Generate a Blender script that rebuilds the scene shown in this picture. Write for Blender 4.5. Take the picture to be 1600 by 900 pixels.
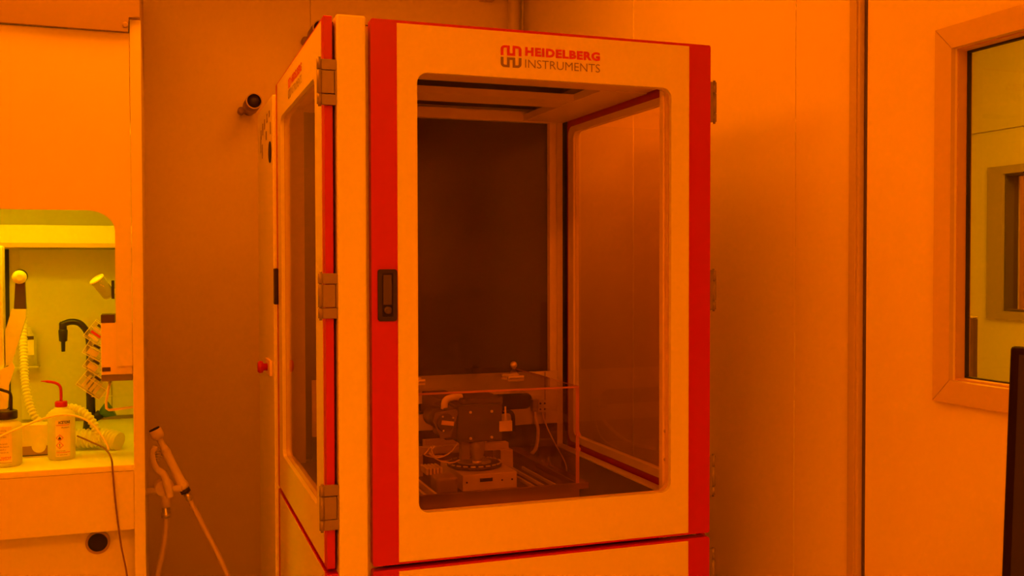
import bpy, bmesh, math, random
from mathutils import Vector, Matrix
random.seed(4)
for o in list(bpy.data.objects): bpy.data.objects.remove(o)
S = bpy.context.scene
COL = S.collection
# ------------------------------------------------------------------ camera
def make_camera():
    yaw, pitch, roll = -.3411, -.023, -.0019
    f = Vector((-math.sin(yaw)*math.cos(pitch), math.cos(yaw)*math.cos(pitch), math.sin(pitch)))
    r = Vector((math.cos(yaw), math.sin(yaw), 0)); u = r.cross(f)
    r2 = r*math.cos(roll)+u*math.sin(roll); u2 = -r*math.sin(roll)+u*math.cos(roll)
    cd = bpy.data.cameras.new('camera'); co = bpy.data.objects.new('camera', cd); COL.objects.link(co)
    M = Matrix((r2, u2, -f)).transposed().to_4x4(); M.translation = (-.4795, -2.3266, 1.5)
    co.matrix_world = M; cd.sensor_width = 36; cd.lens = 1579*36/1600; cd.clip_start = .02
    S.camera = co
make_camera()
# ------------------------------------------------------------------ world, exposure, lamp colours
w = bpy.data.worlds.new('world'); S.world = w; w.use_nodes = True
w.node_tree.nodes['Background'].inputs[0].default_value = (.02, .003, 0, 1)
w.node_tree.nodes['Background'].inputs[1].default_value = .2
S.view_settings.view_transform = 'Standard'; S.view_settings.look = 'None'
S.view_settings.gamma = 1; S.view_settings.exposure = 0.0; S.view_settings.use_curve_mapping = False
AMBER = (1, .175, 0, 1); YELLOW = (1, .60, .0, 1); PALE = (1, .36, 0, 1)
# ceiling panels of this room: (x, y, size x, size y, strength)
CEIL = 2.95
PANELS = [(-.66, .34, .6, 1.1, 11.5), (.0, -2.75, 1.1, .6, 21), (.36, .5, .6, 1.1, 7.6), (-1.7, -2.7, 1.1, .6, 24)]
HOOD_STRENGTH = 20; ROOM2_STRENGTH = 32

# ------------------------------------------------------------------ materials
def nodes(name):
    m = bpy.data.materials.new(name); m.use_nodes = True
    nt = m.node_tree; return m, nt, nt.nodes, nt.links
def mat(name, rgb, rough=.5, metal=0, coat=0, bump=0, scale=60, vary=0, trans=0):
    m, nt, N, Lk = nodes(name); b = N['Principled BSDF']
    b.inputs['Base Color'].default_value = (*rgb, 1); b.inputs['Roughness'].default_value = rough
    b.inputs['Metallic'].default_value = metal; b.inputs['Coat Weight'].default_value = coat
    b.inputs['Coat Roughness'].default_value = .08
    if bump or vary:
        tc = N.new('ShaderNodeTexCoord'); nz = N.new('ShaderNodeTexNoise')
        nz.inputs['Scale'].default_value = scale; nz.inputs['Detail'].default_value = 4
        Lk.new(tc.outputs['Object'], nz.inputs['Vector'])
        if bump:
            bp = N.new('ShaderNodeBump'); bp.inputs['Strength'].default_value = bump; bp.inputs['Distance'].default_value = .002
            Lk.new(nz.outputs['Fac'], bp.inputs['Height']); Lk.new(bp.outputs['Normal'], b.inputs['Normal'])
        if vary:
            n2 = N.new('ShaderNodeTexNoise'); n2.inputs['Scale'].default_value = 3; Lk.new(tc.outputs['Object'], n2.inputs['Vector'])
            mx = N.new('ShaderNodeMix'); mx.data_type = 'RGBA'
            mx.inputs[6].default_value = (*[c*(1-vary) for c in rgb], 1); mx.inputs[7].default_value = (*[min(1, c*(1+vary)) for c in rgb], 1)
            Lk.new(n2.outputs['Fac'], mx.inputs[0]); Lk.new(mx.outputs[2], b.inputs['Base Color'])
    return m
def glass(name, tint=(1, 1, 1), ior=1.45, rough=.0, diffuse=0, dcol=(.8, .8, .8), maxr=1):
    m, nt, N, Lk = nodes(name); N.remove(N['Principled BSDF']); out = N['Material Output']
    t = N.new('ShaderNodeBsdfTransparent'); t.inputs[0].default_value = (*tint, 1)
    g = N.new('ShaderNodeBsdfGlossy'); g.inputs['Roughness'].default_value = rough
    fr = N.new('ShaderNodeFresnel'); fr.inputs['IOR'].default_value = ior
    mu = N.new('ShaderNodeMath'); mu.operation = 'MULTIPLY'; mu.inputs[1].default_value = maxr
    ge = N.new('ShaderNodeNewGeometry'); iv = N.new('ShaderNodeMath'); iv.operation = 'SUBTRACT'; iv.inputs[0].default_value = maxr
    Lk.new(ge.outputs['Backfacing'], iv.inputs[1]); iv.use_clamp = True; Lk.new(iv.outputs[0], mu.inputs[1])
    Lk.new(fr.outputs[0], mu.inputs[0])
    mx = N.new('ShaderNodeMixShader'); Lk.new(mu.outputs[0], mx.inputs[0]); Lk.new(t.outputs[0], mx.inputs[1]); Lk.new(g.outputs[0], mx.inputs[2])
    last = mx
    if diffuse:
        d = N.new('ShaderNodeBsdfDiffuse'); d.inputs[0].default_value = (*dcol, 1)
        tl = N.new('ShaderNodeBsdfTranslucent'); tl.inputs[0].default_value = (*dcol, 1)
        a = N.new('ShaderNodeMixShader'); a.inputs[0].default_value = .4; Lk.new(d.outputs[0], a.inputs[1]); Lk.new(tl.outputs[0], a.inputs[2])
        m2 = N.new('ShaderNodeMixShader'); m2.inputs[0].default_value = diffuse
        Lk.new(mx.outputs[0], m2.inputs[1]); Lk.new(a.outputs[0], m2.inputs[2]); last = m2
    Lk.new(last.outputs[0], out.inputs[0]); return m
def emit(name, rgba, st):
    m, nt, N, Lk = nodes(name); N.remove(N['Principled BSDF'])
    e = N.new('ShaderNodeEmission'); e.inputs[0].default_value = rgba; e.inputs[1].default_value = st
    Lk.new(e.outputs[0], N['Material Output'].inputs[0]); return m
WALL = mat('wall_paint', (.88, .77, .72), .42, bump=.006, scale=40, vary=.01)
WALLJ = mat('wall_joint', (.9, .86, .8), .4)
DARKJ = mat('dark_joint', (.10, .08, .07), .6)
PROFILE = mat('anodised_profile', (.58, .47, .44), .4, vary=.02)
CEILM = mat('ceiling_tile', (.82, .78, .74), .7, bump=.05)
FLOORM = mat('vinyl_floor', (.66, .60, .55), .3, bump=.02, vary=.12)
WHITE = mat('powder_coat_white', (.86, .82, .78), .32, bump=.015, scale=300)
CREAM = mat('powder_coat_cream', (.88, .87, .80), .35, bump=.015, scale=300)
RED = mat('powder_coat_red', (.52, .001, .01), .33, bump=.015, scale=300)
REDP = mat('red_print', (.62, .02, .02), .4)
GREYP = mat('grey_print', (.24, .18, .2), .4)
HINGE = mat('hinge_metal', (.30, .25, .23), .42, .35)
BLACK = mat('black_plastic', (.022, .012, .01), .4)
BLACKM = mat('black_anodised', (.085, .06, .06), .42, .3)
RUBBER = mat('black_rubber', (.022, .02, .02), .7)
DARK = mat('dark_gap', (.02, .012, .012), .8)
STEEL = mat('brushed_steel', (.55, .5, .47), .3, .8)
BARE = mat('aluminium_plate', (.74, .64, .58), .4, .3, vary=.04)
TABLE = mat('table_top', (.12, .10, .09), .4, bump=.02, vary=.25)
PLATE = mat('rear_plate_paint', (.78, .72, .7), .45)
FRAME = mat('frame_paint', (.93, .87, .8), .4)
SMOKED = mat('smoked_back_panel', (.105, .075, .07), .16)
HOODW = mat('hood_white', (.79, .76, .7), .28, coat=.15, vary=.02)
HOODG = mat('hood_fascia_grey', (.37, .28, .26), .42)
HOODIN = mat('hood_lining', (.62, .58, .5), .4, vary=.08)
HOODBEAM = mat('hood_baffle', (.9, .88, .8), .45, bump=.1, scale=20, vary=.05)
COUNTER = mat('worktop_polypropylene', (.92, .92, .85), .3, vary=.12)
HOSE = mat('corrugated_hose', (.88, .84, .7), .45)
TUBEW = mat('white_tube', (.84, .76, .74), .4)
CABLE = mat('dark_cable', (.2, .1, .09), .5)
CABLEW = mat('pale_cable', (.8, .66, .6), .5)
GREEN = mat('green_plastic', (.06, .15, .05), .5)
BOXB = mat('box_card', (.86, .8, .72), .6)
BOXD = mat('box_band', (.4, .24, .26), .6)
LABELW = mat('label_white', (.85, .78, .75), .5)
LABELY = mat('label_yellow', (.95, .75, .3), .5)
SPRAYW = mat('spray_gun_plastic', (.72, .6, .56), .42)
BRAID = mat('braided_hose', (.62, .5, .46), .35, .3, bump=.5, scale=700)
SCREWM = mat('screw_metal', (.75, .68, .62), .3, .5)
WINF = mat('window_frame_paint', (.68, .54, .52), .42)
JAMB = mat('window_jamb', (.62, .42, .4), .5)
R2WALL = mat('neighbour_wall', (.7, .66, .56), .4, vary=.06)
BOTTLE = glass('translucent_bottle', (.97, .95, .88), diffuse=.72, dcol=(.98, .96, .86))
PANE = glass('door_acrylic', (.98, .92, .8), 1.28)
PANER = glass('right_door_acrylic', (.995, .96, .9), 1.42)
PANES = glass('side_door_acrylic', (.97, .9, .8), 1.4)
ROOMPANE = glass('window_glass', (.9, .88, .8), 1.5)
CLEAR = glass('clear_cover', (.985, .96, .9), 1.45, diffuse=.03, dcol=(.9, .5, .45))
CEDGE = glass('clear_cover_edge', (.8, .5, .45), 1.4, rough=.15, diffuse=.6, dcol=(.98, .55, .4))
CBASE = glass('clear_cover_base', (.85, .7, .6), 1.45, rough=.08, diffuse=.3, dcol=(.95, .65, .5))
PLAST = glass('clear_plastic', (.93, .9, .85), 1.5, rough=.05, diffuse=.17, dcol=(.98, .95, .85))
PLASTE = glass('clear_plastic_edge', (.9, .88, .8), 1.5, rough=.1, diffuse=.85, dcol=(.98, .96, .88))
GLASSW = glass('glass_tube', (.9, .84, .8), 1.5, rough=.03, diffuse=.18)

MONB = mat('monitor_black', (.012, .004, .004), .7); MONB.node_tree.nodes['Principled BSDF'].inputs['Specular IOR Level'].default_value = .12
OBJG = glass('objective_glass', (.9, .8, .75), 1.5, rough=.1, diffuse=.5, dcol=(.85, .75, .7))
# ------------------------------------------------------------------ mesh helpers (world coordinates)
def box(bm, x0, x1, y0, y1, z0, z1, bev=0, seg=2, mi=0, M=None):
    t = bmesh.new(); bmesh.ops.create_cube(t, size=1)
    bmesh.ops.scale(t, vec=(abs(x1-x0), abs(y1-y0), abs(z1-z0)), verts=t.verts)
    bmesh.ops.translate(t, vec=((x0+x1)/2, (y0+y1)/2, (z0+z1)/2), verts=t.verts)
    if bev: bmesh.ops.bevel(t, geom=t.edges[:], offset=bev, segments=seg, affect='EDGES', profile=.5)
    if M is not None: bmesh.ops.transform(t, matrix=M, verts=t.verts)
    merge(bm, t, mi); return bm
def merge(bm, t, mi=0):
    vm = {}
    for v in t.verts: vm[v] = bm.verts.new(v.co)
    for f in t.faces:
        try: nf = bm.faces.new([vm[v] for v in f.verts])
        except ValueError: continue
        nf.material_index = mi if mi else f.material_index
        nf.smooth = f.smooth
    t.free()
def B(*a, **k): return box(bmesh.new(), *a, **k)
def ring_skin(bm, rings, closed_ends=True, mi=0, smooth=True, loop=False):
    vs = [[bm.verts.new(p) for p in r] for r in rings]; n = len(vs[0])
    rng = range(len(vs)) if loop else range(len(vs)-1)
    for i in rng:
        a, b = vs[i], vs[(i+1) % len(vs)]
        for j in range(n):
            f = bm.faces.new((a[j], a[(j+1) % n], b[(j+1) % n], b[j])); f.material_index = mi; f.smooth = smooth
    if closed_ends and not loop:
        for r in (vs[0][::-1], vs[-1]):
            f = bm.faces.new(r); f.material_index = mi
    bmesh.ops.recalc_face_normals(bm, faces=bm.faces[:])
def tube(bm, pts, r, n=12, mi=0, caps=True):
    pts = [Vector(p) for p in pts]; rs = r if isinstance(r, (list, tuple)) else [r]*len(pts)
    t0 = (pts[1]-pts[0]).normalized(); up = Vector((0, 0, 1)) if abs(t0.z) < .9 else Vector((1, 0, 0))
    u = t0.cross(up).normalized(); rings = []
    for i, p in enumerate(pts):
        t = (pts[min(i+1, len(pts)-1)]-pts[max(i-1, 0)])
        if t.length < 1e-9: t = t0
        t.normalize(); u = (u-t*u.dot(t)).normalized(); v = t.cross(u)
        rings.append([p+(u*math.cos(2*math.pi*k/n)+v*math.sin(2*math.pi*k/n))*rs[i] for k in range(n)])
        t0 = t
    ring_skin(bm, rings, caps, mi); return bm
def T(*a, **k): return tube(bmesh.new(), *a, **k)
def spline(ctrl, per=10):
    P = [Vector(p) for p in ctrl]; P = [2*P[0]-P[1]]+P+[2*P[-1]-P[-2]]; out = []
    for i in range(1, len(P)-2):
        for k in range(per):
            t = k/per; a, b, c, d = P[i-1:i+3]
            out.append(.5*((2*b)+(c-a)*t+(2*a-5*b+4*c-d)*t*t+(3*b-a-3*c+d)*t**3))
    out.append(P[-2]); return out
def corrugated(ctrl, r, pitch, amp):
    P = spline(ctrl, 40); out = []; rs = []; s = 0; L = [0]
    for a, b in zip(P, P[1:]): L.append(L[-1]+(b-a).length)
    n = int(L[-1]/pitch*6); j = 0
    for i in range(n+1):
        d = L[-1]*i/n
        while j < len(L)-2 and L[j+1] < d: j += 1
        k = (d-L[j])/max(1e-9, L[j+1]-L[j]); out.append(P[j].lerp(P[j+1], k))
        rs.append(r+amp*math.cos(2*math.pi*d/pitch))
    return T(out, rs, n=14)
def lathe(bm, prof, c, n=28, axis=(0, 0, 1), mi=0):
    """prof: (radius, height) along axis starting at point c"""
    ax = Vector(axis).normalized(); u = ax.orthogonal().normalized(); v = ax.cross(u); c = Vector(c)
    rings = [[c+ax*h+(u*math.cos(2*math.pi*k/n)+v*math.sin(2*math.pi*k/n))*max(r, 1e-4) for k in range(n)] for r, h in prof]
    ring_skin(bm, rings, True, mi); return bm
def LA(*a, **k): return lathe(bmesh.new(), *a, **k)
def plane_map(kind, w):
    # kind 'y': (u,v,d)->(u, w+d, v);  'x': (u,v,d)->(w+d, u, v);  'z': (u,v,d)->(u,v,w+d)
    if kind == 'y': return lambda u, v, d=0: Vector((u, w+d, v))
    if kind == 'x': return lambda u, v, d=0: Vector((w+d, u, v))
    return lambda u, v, d=0: Vector((u, v, w+d))
def rrect(u0, u1, v0, v1, r, n=6):
    pts = []; r = max(r, 1e-4)
    for cx, cy, a in ((u1-r, v1-r, 0), (u0+r, v1-r, 90), (u0+r, v0+r, 180), (u1-r, v0+r, 270)):
        for k in range(n+1):
            t = math.radians(a+90*k/n); pts.append((cx+r*math.cos(t), cy+r*math.sin(t)))
    return pts
def ringframe(bm, outer, inner, pm, d0, d1, mi=0, bev=.0):
    rings = [[pm(u, v, d) for u, v in loop] for loop, d in ((outer, d0), (inner, d0), (inner, d1), (outer, d1))]
    ring_skin(bm, rings, False, mi, smooth=False, loop=True); return bm
def RF(*a, **k): return ringframe(bmesh.new(), *a, **k)
def prism(bm, pts, pm, d0, d1, mi=0):
    a = [bm.verts.new(pm(u, v, d0)) for u, v in pts]; b = [bm.verts.new(pm(u, v, d1)) for u, v in pts]; n = len(pts)
    fs = [bm.faces.new(a[::-1]), bm.faces.new(b)]
    for i in range(n): fs.append(bm.faces.new((a[i], a[(i+1) % n], b[(i+1) % n], b[i])))
    for f in fs: f.material_index = mi
    bmesh.ops.recalc_face_normals(bm, faces=bm.faces[:]); return bm
def PR(*a, **k): return prism(bmesh.new(), *a, **k)
def text_bm(s, pm, u0, u1, v0, v1, bold=0, depth=.0006, d=0, shear=0):
    cu = bpy.data.curves.new('t', 'FONT'); cu.body = s; cu.offset = bold; cu.space_character = 1.0+bold*2.2; cu.resolution_u = 3; cu.shear = shear
    o = bpy.data.objects.new('t', cu); me = bpy.data.meshes.new_from_object(o)
    bm = bmesh.new(); bm.from_mesh(me); bpy.data.objects.remove(o); bpy.data.curves.remove(cu); bpy.data.meshes.remove(me)
    xs = [v.co.x for v in bm.verts]; ys = [v.co.y for v in bm.verts]
    ax, bx, ay, by = min(xs), max(xs), min(ys), max(ys)
    for v in bm.verts: v.co = pm(u0+(v.co.x-ax)/(bx-ax)*(u1-u0), v0+(v.co.y-ay)/(by-ay)*(v1-v0), d)
    return bm
def obj(name, bm, m, parent=None, label=None, smooth_angle=None):
    me = bpy.data.meshes.new(name)
    if parent is not None: off = parent['_loc'] if '_loc' in parent else (0, 0, 0)
    else:
        xs = [v.co for v in bm.verts]
        off = ((min(c.x for c in xs)+max(c.x for c in xs))/2, (min(c.y for c in xs)+max(c.y for c in xs))/2, min(c.z for c in xs))
    off = Vector(off)
    bmesh.ops.translate(bm, vec=-off, verts=bm.verts)
    bm.to_mesh(me); bm.free()
    for k in (m if isinstance(m, (list, tuple)) else [m]): me.materials.append(k)
    o = bpy.data.objects.new(name, me); COL.objects.link(o)
    if parent is None: o.location = off
    else: o.parent = parent
    o['_loc'] = list(off)
    if label: o['label'] = label
    return o
def thing(name, label, cat, loc, group=None):
    o = bpy.data.objects.new(name, None); COL.objects.link(o); o.location = loc; o['_loc'] = list(loc)
    o.empty_display_size = .05
    o['label'] = label; o['category'] = cat
    if group: o['group'] = group
    return o
def tag(o, label, cat, group=None):
    o['label'] = label; o['category'] = cat
    if group: o['group'] = group
    return o
def struct(name, bm, m):
    o = obj(name, bm, m); o['kind'] = 'structure'; return o

# ------------------------------------------------------------------ room shell
XL, XR, YF, YB = -3.2, 1.2, -4.2, 2.24
struct('floor', B(XL-.1, 5.1, YF-.1, 4.1, -.1, 0), FLOORM)
struct('ceiling', B(XL-.1, 5.1, YF-.1, 4.1, CEIL, CEIL+.1), CEILM)
wb = struct('wall_back', B(XL, XR, YB+.02, YB+.1, 0, CEIL), DARKJ)
xs = [XL, -2.3, -1.05, .191, XR]
for a, b in zip(xs, xs[1:]):
    obj('wall_panel', B(a+.0008, b-.0008, YB, YB+.02, 0, CEIL, bev=.0008, seg=1), WALL, wb)
struct('wall_left', B(XL-.1, XL, YF, YB+.1, 0, CEIL), WALL)
struct('wall_front', B(XL, XR, YF-.1, YF, 0, CEIL), WALL)
# right wall with the window opening
WY0, WY1, WZ0, WZ1 = -1.75, -.535, 1.24, 1.977         # clear opening
pmx = plane_map('x', XR)
wr = struct('wall_right', RF([(YF-.1, 0), (YB+.1, 0), (YB+.1, CEIL), (YF-.1, CEIL)],
            [(WY0, WZ0), (WY1, WZ0), (WY1, WZ1), (WY0, WZ1)], pmx, .012, .045), WALL)
for a, b in ((1.059, YB), (.057, 1.057), (-.191, .055)):
    obj('wall_panel', B(XR, XR+.0119, a+.0004, b-.0004, 0, CEIL, bev=.0006, seg=1), WALL, wr)
obj('wall_panel', RF([(-2.0, 0), (-.243, 0), (-.243, CEIL), (-2.0, CEIL)], [(WY0, WZ0), (WY1, WZ0), (WY1, WZ1), (WY0, WZ1)], pmx, 0, .0119), WALL, wr)
obj('wall_panel', B(XR, XR+.0119, YF, -2.002, 0, CEIL), WALL, wr)
obj('joint_strip', T([(XR+.0005, 1.058, 0), (XR+.0005, 1.058, CEIL)], .0025, n=8), WALLJ, wr)
# sealant bead of the middle joint, torn in places
bead = bmesh.new()
for z0, z1 in ((0, 1.12), (1.125, 1.31), (1.83, 1.90), (1.86, 1.91), (2.2, 2.22)):
    tube(bead, [(XR, .056+random.uniform(-.001, .001), z0+(z1-z0)*k/8) for k in range(9)], [.0012+random.uniform(-.0004, .0006) for k in range(9)], n=6)
obj('sealant_bead', bead, WALLJ, wr)
# vertical section profile between the panels
tp = struct('trim_1', B(XR-.016, XR, -.232, -.192, 0, CEIL, bev=.002), PROFILE)
obj('cover_strip', B(XR-.020, XR-.016, -.224, -.203, 0, CEIL, bev=.001), PROFILE, tp)
obj('shadow_gap', B(XR-.001, XR+.004, -.2425, -.232, 0, CEIL), DARKJ, tp)
struct('trim_2', B(XR-.012, XR, YB-.012, YB, 0, CEIL, bev=.003), WALLJ)
# window 1
wn = struct('window_1', RF([(WY0-.05, WZ0-.05), (WY1+.05, WZ0-.05), (WY1+.05, WZ1+.05), (WY0-.05, WZ1+.05)],
            [(WY0, WZ0), (WY1, WZ0), (WY1, WZ1), (WY0, WZ1)], pmx, -.009, 0), WINF)
g = .0006
for pts in ([(WY1+.05, WZ1+.05), (WY1+.05, WZ0-.05), (WY1, WZ0), (WY1, WZ1)], [(WY1+.05, WZ1+.05), (WY1, WZ1), (WY0, WZ1), (WY0-.05, WZ1+.05)],
            [(WY1+.05, WZ0-.05), (WY0-.05, WZ0-.05), (WY0, WZ0), (WY1, WZ0)], [(WY0-.05, WZ0-.05), (WY0-.05, WZ1+.05), (WY0, WZ1), (WY0, WZ0)]):
    cy = sum(p[0] for p in pts)/4; cz = sum(p[1] for p in pts)/4
    obj('frame_board', PR([(cy+(p[0]-cy)*.998, cz+(p[1]-cz)*.998) for p in pts], pmx, -.0115, -.009), WINF, wn)
obj('jamb', RF([(WY0+.0005, WZ0+.0005), (WY1-.0005, WZ0+.0005), (WY1-.0005, WZ1-.0005), (WY0+.0005, WZ1-.0005)],
    [(WY0+.005, WZ0+.005), (WY1-.003, WZ0+.005), (WY1-.003, WZ1-.004), (WY0+.005, WZ1-.004)], pmx, .006, .045), JAMB, wn)
obj('gasket', RF([(WY0+.005, WZ0+.005), (WY1-.003, WZ0+.005), (WY1-.003, WZ1-.004), (WY0+.005, WZ1-.004)],
    [(WY0+.010, WZ0+.008), (WY1-.006, WZ0+.008), (WY1-.006, WZ1-.008), (WY0+.010, WZ1-.008)], pmx, .030, .040), RUBBER, wn)
obj('pane', B(XR+.033, XR+.037, WY0+.006, WY1-.004, WZ0+.006, WZ1-.005), ROOMPANE, wn)

# neighbouring room behind the window
R2 = 3.5
w2 = struct('wall_far', RF([(YF-.1, 0), (4, 0), (4, CEIL), (YF-.1, CEIL)], [(.7, 1.265), (1.585, 1.265), (1.585, 1.945), (.7, 1.945)], plane_map('x', R2), .01, .1), R2WALL)
obj('wall_panel', RF([(-1, 0), (3.99, 0), (3.99, 2.162), (-1, 2.162)], [(.7, 1.265), (1.585, 1.265), (1.585, 1.945), (.7, 1.945)], plane_map('x', R2), 0, .01), R2WALL, w2)
obj('wall_panel', B(R2, R2+.01, -1, 3.99, 2.170, CEIL), R2WALL, w2)
struct('wall_north', B(XR+.05, R2+1.6, 4.0, 4.1, 0, CEIL), R2WALL)
struct('wall_south', B(XR+.05, R2+1.6, YF-.1, YF, 0, CEIL), R2WALL)
struct('wall_beyond', B(R2+1.5, R2+1.6, YF, 4, 0, CEIL), R2WALL)
struct('wall_partition', B(XR, XR+.05, YB+.1, 4, 0, CEIL), R2WALL)
w3 = struct('window_2', RF([(.6, 1.225), (1.685, 1.225), (1.685, 1.985), (.6, 1.985)], [(.7, 1.265), (1.585, 1.265), (1.585, 1.945), (.7, 1.945)], plane_map('x', R2), -.012, 0), mat('neighbour_frame', (.4, .33, .28), .5))
obj('jamb', RF([(.701, 1.266), (1.584, 1.266), (1.584, 1.944), (.701, 1.944)], [(.71, 1.275), (1.575, 1.275), (1.575, 1.935), (.71, 1.935)], plane_map('x', R2), .0, .08), DARKJ, w3)
obj('pane', B(R2+.05, R2+.054, .705, 1.58, 1.27, 1.94), ROOMPANE, w3)

# ------------------------------------------------------------------ lamps
def ceiling_light(x, y, sx, sy, st, color, label, m=None):
    t = thing('ceiling_light', label, 'ceiling light', (x, y, CEIL-.05), 'ceiling light panels')
    pm = plane_map('z', CEIL)
    obj('light_frame', RF(rrect(x-sx/2-.03, x+sx/2+.03, y-sy/2-.03, y+sy/2+.03, .01, 2), rrect(x-sx/2, x+sx/2, y-sy/2, y+sy/2, .004, 2), pm, -.05, 0), WHITE, t)
    obj('light_diffuser', B(x-sx/2+.001, x+sx/2-.001, y-sy/2+.001, y+sy/2-.001, CEIL-.042, CEIL-.034), emit('lamp_amber', color, st), t)
names = ['amber ceiling light panel in front of the fume hood', 'amber ceiling light panel in front of the red-edged cabinet', 'amber ceiling light panel above the red-edged cabinet', 'amber ceiling light panel over the far end of the room']
for p, nm in zip(PANELS, names): ceiling_light(*p, AMBER, nm)
ceiling_light(2.4, .2, 1.2, .6, ROOM2_STRENGTH, PALE, 'pale yellow ceiling light panel in the room behind the window')
ceiling_light(4.3, 1.6, .6, 1.1, 22, AMBER, 'added amber ceiling panel that brightens the farthest room')  # lamp added to light the wall seen through the far window

# ------------------------------------------------------------------ instrument cabinet
ZT, ZS = 2.072, .792                     # door top, door bottom
cab = thing('instrument_cabinet', 'tall white instrument enclosure with red-edged glazed doors in the middle of the room', 'cabinet', (.41, .5, 0))
ym = plane_map('y', 0)
def front_door(z0, z1, window, label):
    out = rrect(0, .899, z0, z1, .006, 3)
    if window:
        inn = rrect(.110, .783, .909, 1.954, .026, 6)
        outn = rrect(0, .899, z0, z1, .006, 6)
        d = obj('door', RF(outn, rrect(.106, .787, .905, 1.958, .029, 6), ym, 0.001, .03), RED, cab, label)
        fp = rrect(.062, .8345, z0+.0055, z1-.007, .001, 6)
        obj('face_panel', RF(fp, inn, ym, -.0012, .0118), WHITE, d)
        obj('inner_lining', RF(rrect(.05, .85, z0+.05, z1-.05, .01, 6), rrect(.1095, .7835, .9085, 1.9545, .026, 6), ym, .0172, .0303), FRAME, d)
        obj('window_pane', PR(rrect(.1085, .7845, .9075, 1.9555, .025, 6), ym, .012, .017), PANE, d)
    else:
        d = obj('door', PR(rrect(0, .899, z0, z1, .006, 4), ym, .001, .03), RED, cab, label)
        obj('face_panel', PR(rrect(.062, .8345, z0+.0055, z1-.0055, .001, 3), ym, -.0012, .001), WHITE, d)
    return d
def hinge_side_left(d, z):
    k = bmesh.new(); s = .104
    for a, b in ((0, .235), (.24, .76), (.765, 1)): tube(k, [(-.118, .004, z+s*a+.001), (-.118, .004, z+s*b-.0005)], .0062, n=14)
    tube(k, [(-.118, .004, z-.004), (-.118, .004, z+s+.004)], .0035, n=10)
    for a, b in ((0, .235), (.765, 1)): box(k, -.114, -.079, .001, .0145, z+s*a, z+s*b, bev=.001, seg=1)
    box(k, -.1135, -.0845, -.001, .0145, z+s*.25, z+s*.75, bev=.001, seg=1)
    box(k, -.083, -.079, .002, .0145, z+s*.24, z+s*.76)
    obj('hinge', k, HINGE, d)
def hinge_right(d, z):
    k = bmesh.new(); s = .105
    for a, b in ((0, .22), (.225, .72), (.725, 1)): tube(k, [(.9165, .012, z+s*a+.001), (.9165, .012, z+s*b-.0005)], .0062, n=14)
    tube(k, [(.9165, .012, z-.004), (.9165, .012, z+s+.004)], .0035, n=10)
    box(k, .8995, .912, .008, .022, z, z+s, bev=.001, seg=1)
    obj('hinge', k, HINGE, d)
def latch(d, x0, x1, z0, z1):
    obj('handle_bezel', RF(rrect(x0, x1, z0, z1, .006, 4), rrect(x0+.010, x1-.010, z0+.010, z1-.010, .002, 4), ym, -.004, .0008), BLACK, d)
    obj('handle_recess', PR(rrect(x0+.009, x1-.009, z0+.009, z1-.009, .002, 2), ym, -.0006, .0008), DARK, d)
    obj('handle_lever', B(x0+.0125, x1-.0125, -.0035, -.0006, z0+.038, z1-.013, bev=.001), BLACKM, d)
    obj('lock_cylinder', LA([(.0095, 0), (.0095, .003), (.0082, .0042), (.004, .0046)], ((x0+x1)/2+.001, -.0006, z0+.0255), n=24, axis=(0, -1, 0)), BLACKM, d)
def logo(d, pm, u0, flip=1, w=.263, lift=-.0016):
    """u0 = left end, flip = +1 when u runs left to right"""
    sc = w/.263
    def P(u, v, dd=0): return pm(u0+flip*u*sc, 1.981+v*sc, dd)
    def mark(v0, s):      # s=+1 upper arch, -1 mirrored
        bm = bmesh.new(); k = .0535/10; h = .0245/5.2
        def rect(a, b, c, e):
            prism(bm, [(a*k, v0+s*c*h), (b*k, v0+s*c*h), (b*k, v0+s*e*h), (a*k, v0+s*e*h)], P, lift, lift+.0003)
        rect(0, 1.35, 0, 3.3); rect(2.0, 4.3, 3.95, 5.2); rect(3, 4.3, 0, 3.95); rect(4.3, 5.7, 0, 1.25); rect(5.7, 7, 0, 5.2); rect(7, 8.0, 3.95, 5.2); rect(8.65, 10, 0, 3.3)
        for cx, a0 in ((2.0, 90), (8.0, 0)):
            o = []; i = []
            for q in range(9):
                t = math.radians(a0+90*q/8); o.append((cx*k+2.0*k*math.cos(t), v0+s*(3.3+1.9*math.sin(t))*h))
                i.append((cx*k+.65*k*math.cos(t), v0+s*(3.3+.65*math.sin(t))*h))
            for q in range(8): prism(bm, [o[q], o[q+1], i[q+1], i[q]], P, lift, lift+.0003)
        return bm
    obj('logo_mark', mark(.0265, 1), REDP, d, 'red upper half of the logo')
    obj('logo_mark', mark(.0225, -1), GREYP, d, 'grey lower half of the logo')
    obj('logo_lettering', text_bm('HEIDELBERG', P, .063, .263, .0285, .0505, bold=.055, d=lift), REDP, d, 'bold red word HEIDELBERG')
    obj('logo_lettering', text_bm('INSTRUMENTS', P, .063, .263, .0, .0205, bold=-.004, d=lift), GREYP, d, 'thin grey word INSTRUMENTS')
fd = front_door(ZS, ZT, True, 'front glazed door with red side bands')
logo(fd, ym, .318)
latch(fd, .0135, .0595, 1.3685, 1.490)
for z in (1.874, 1.380, .888): hinge_right(fd, z)
ld = front_door(.16, .781, False, 'lower solid front door')
for z in (.64, .25): hinge_right(ld, z)
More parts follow.
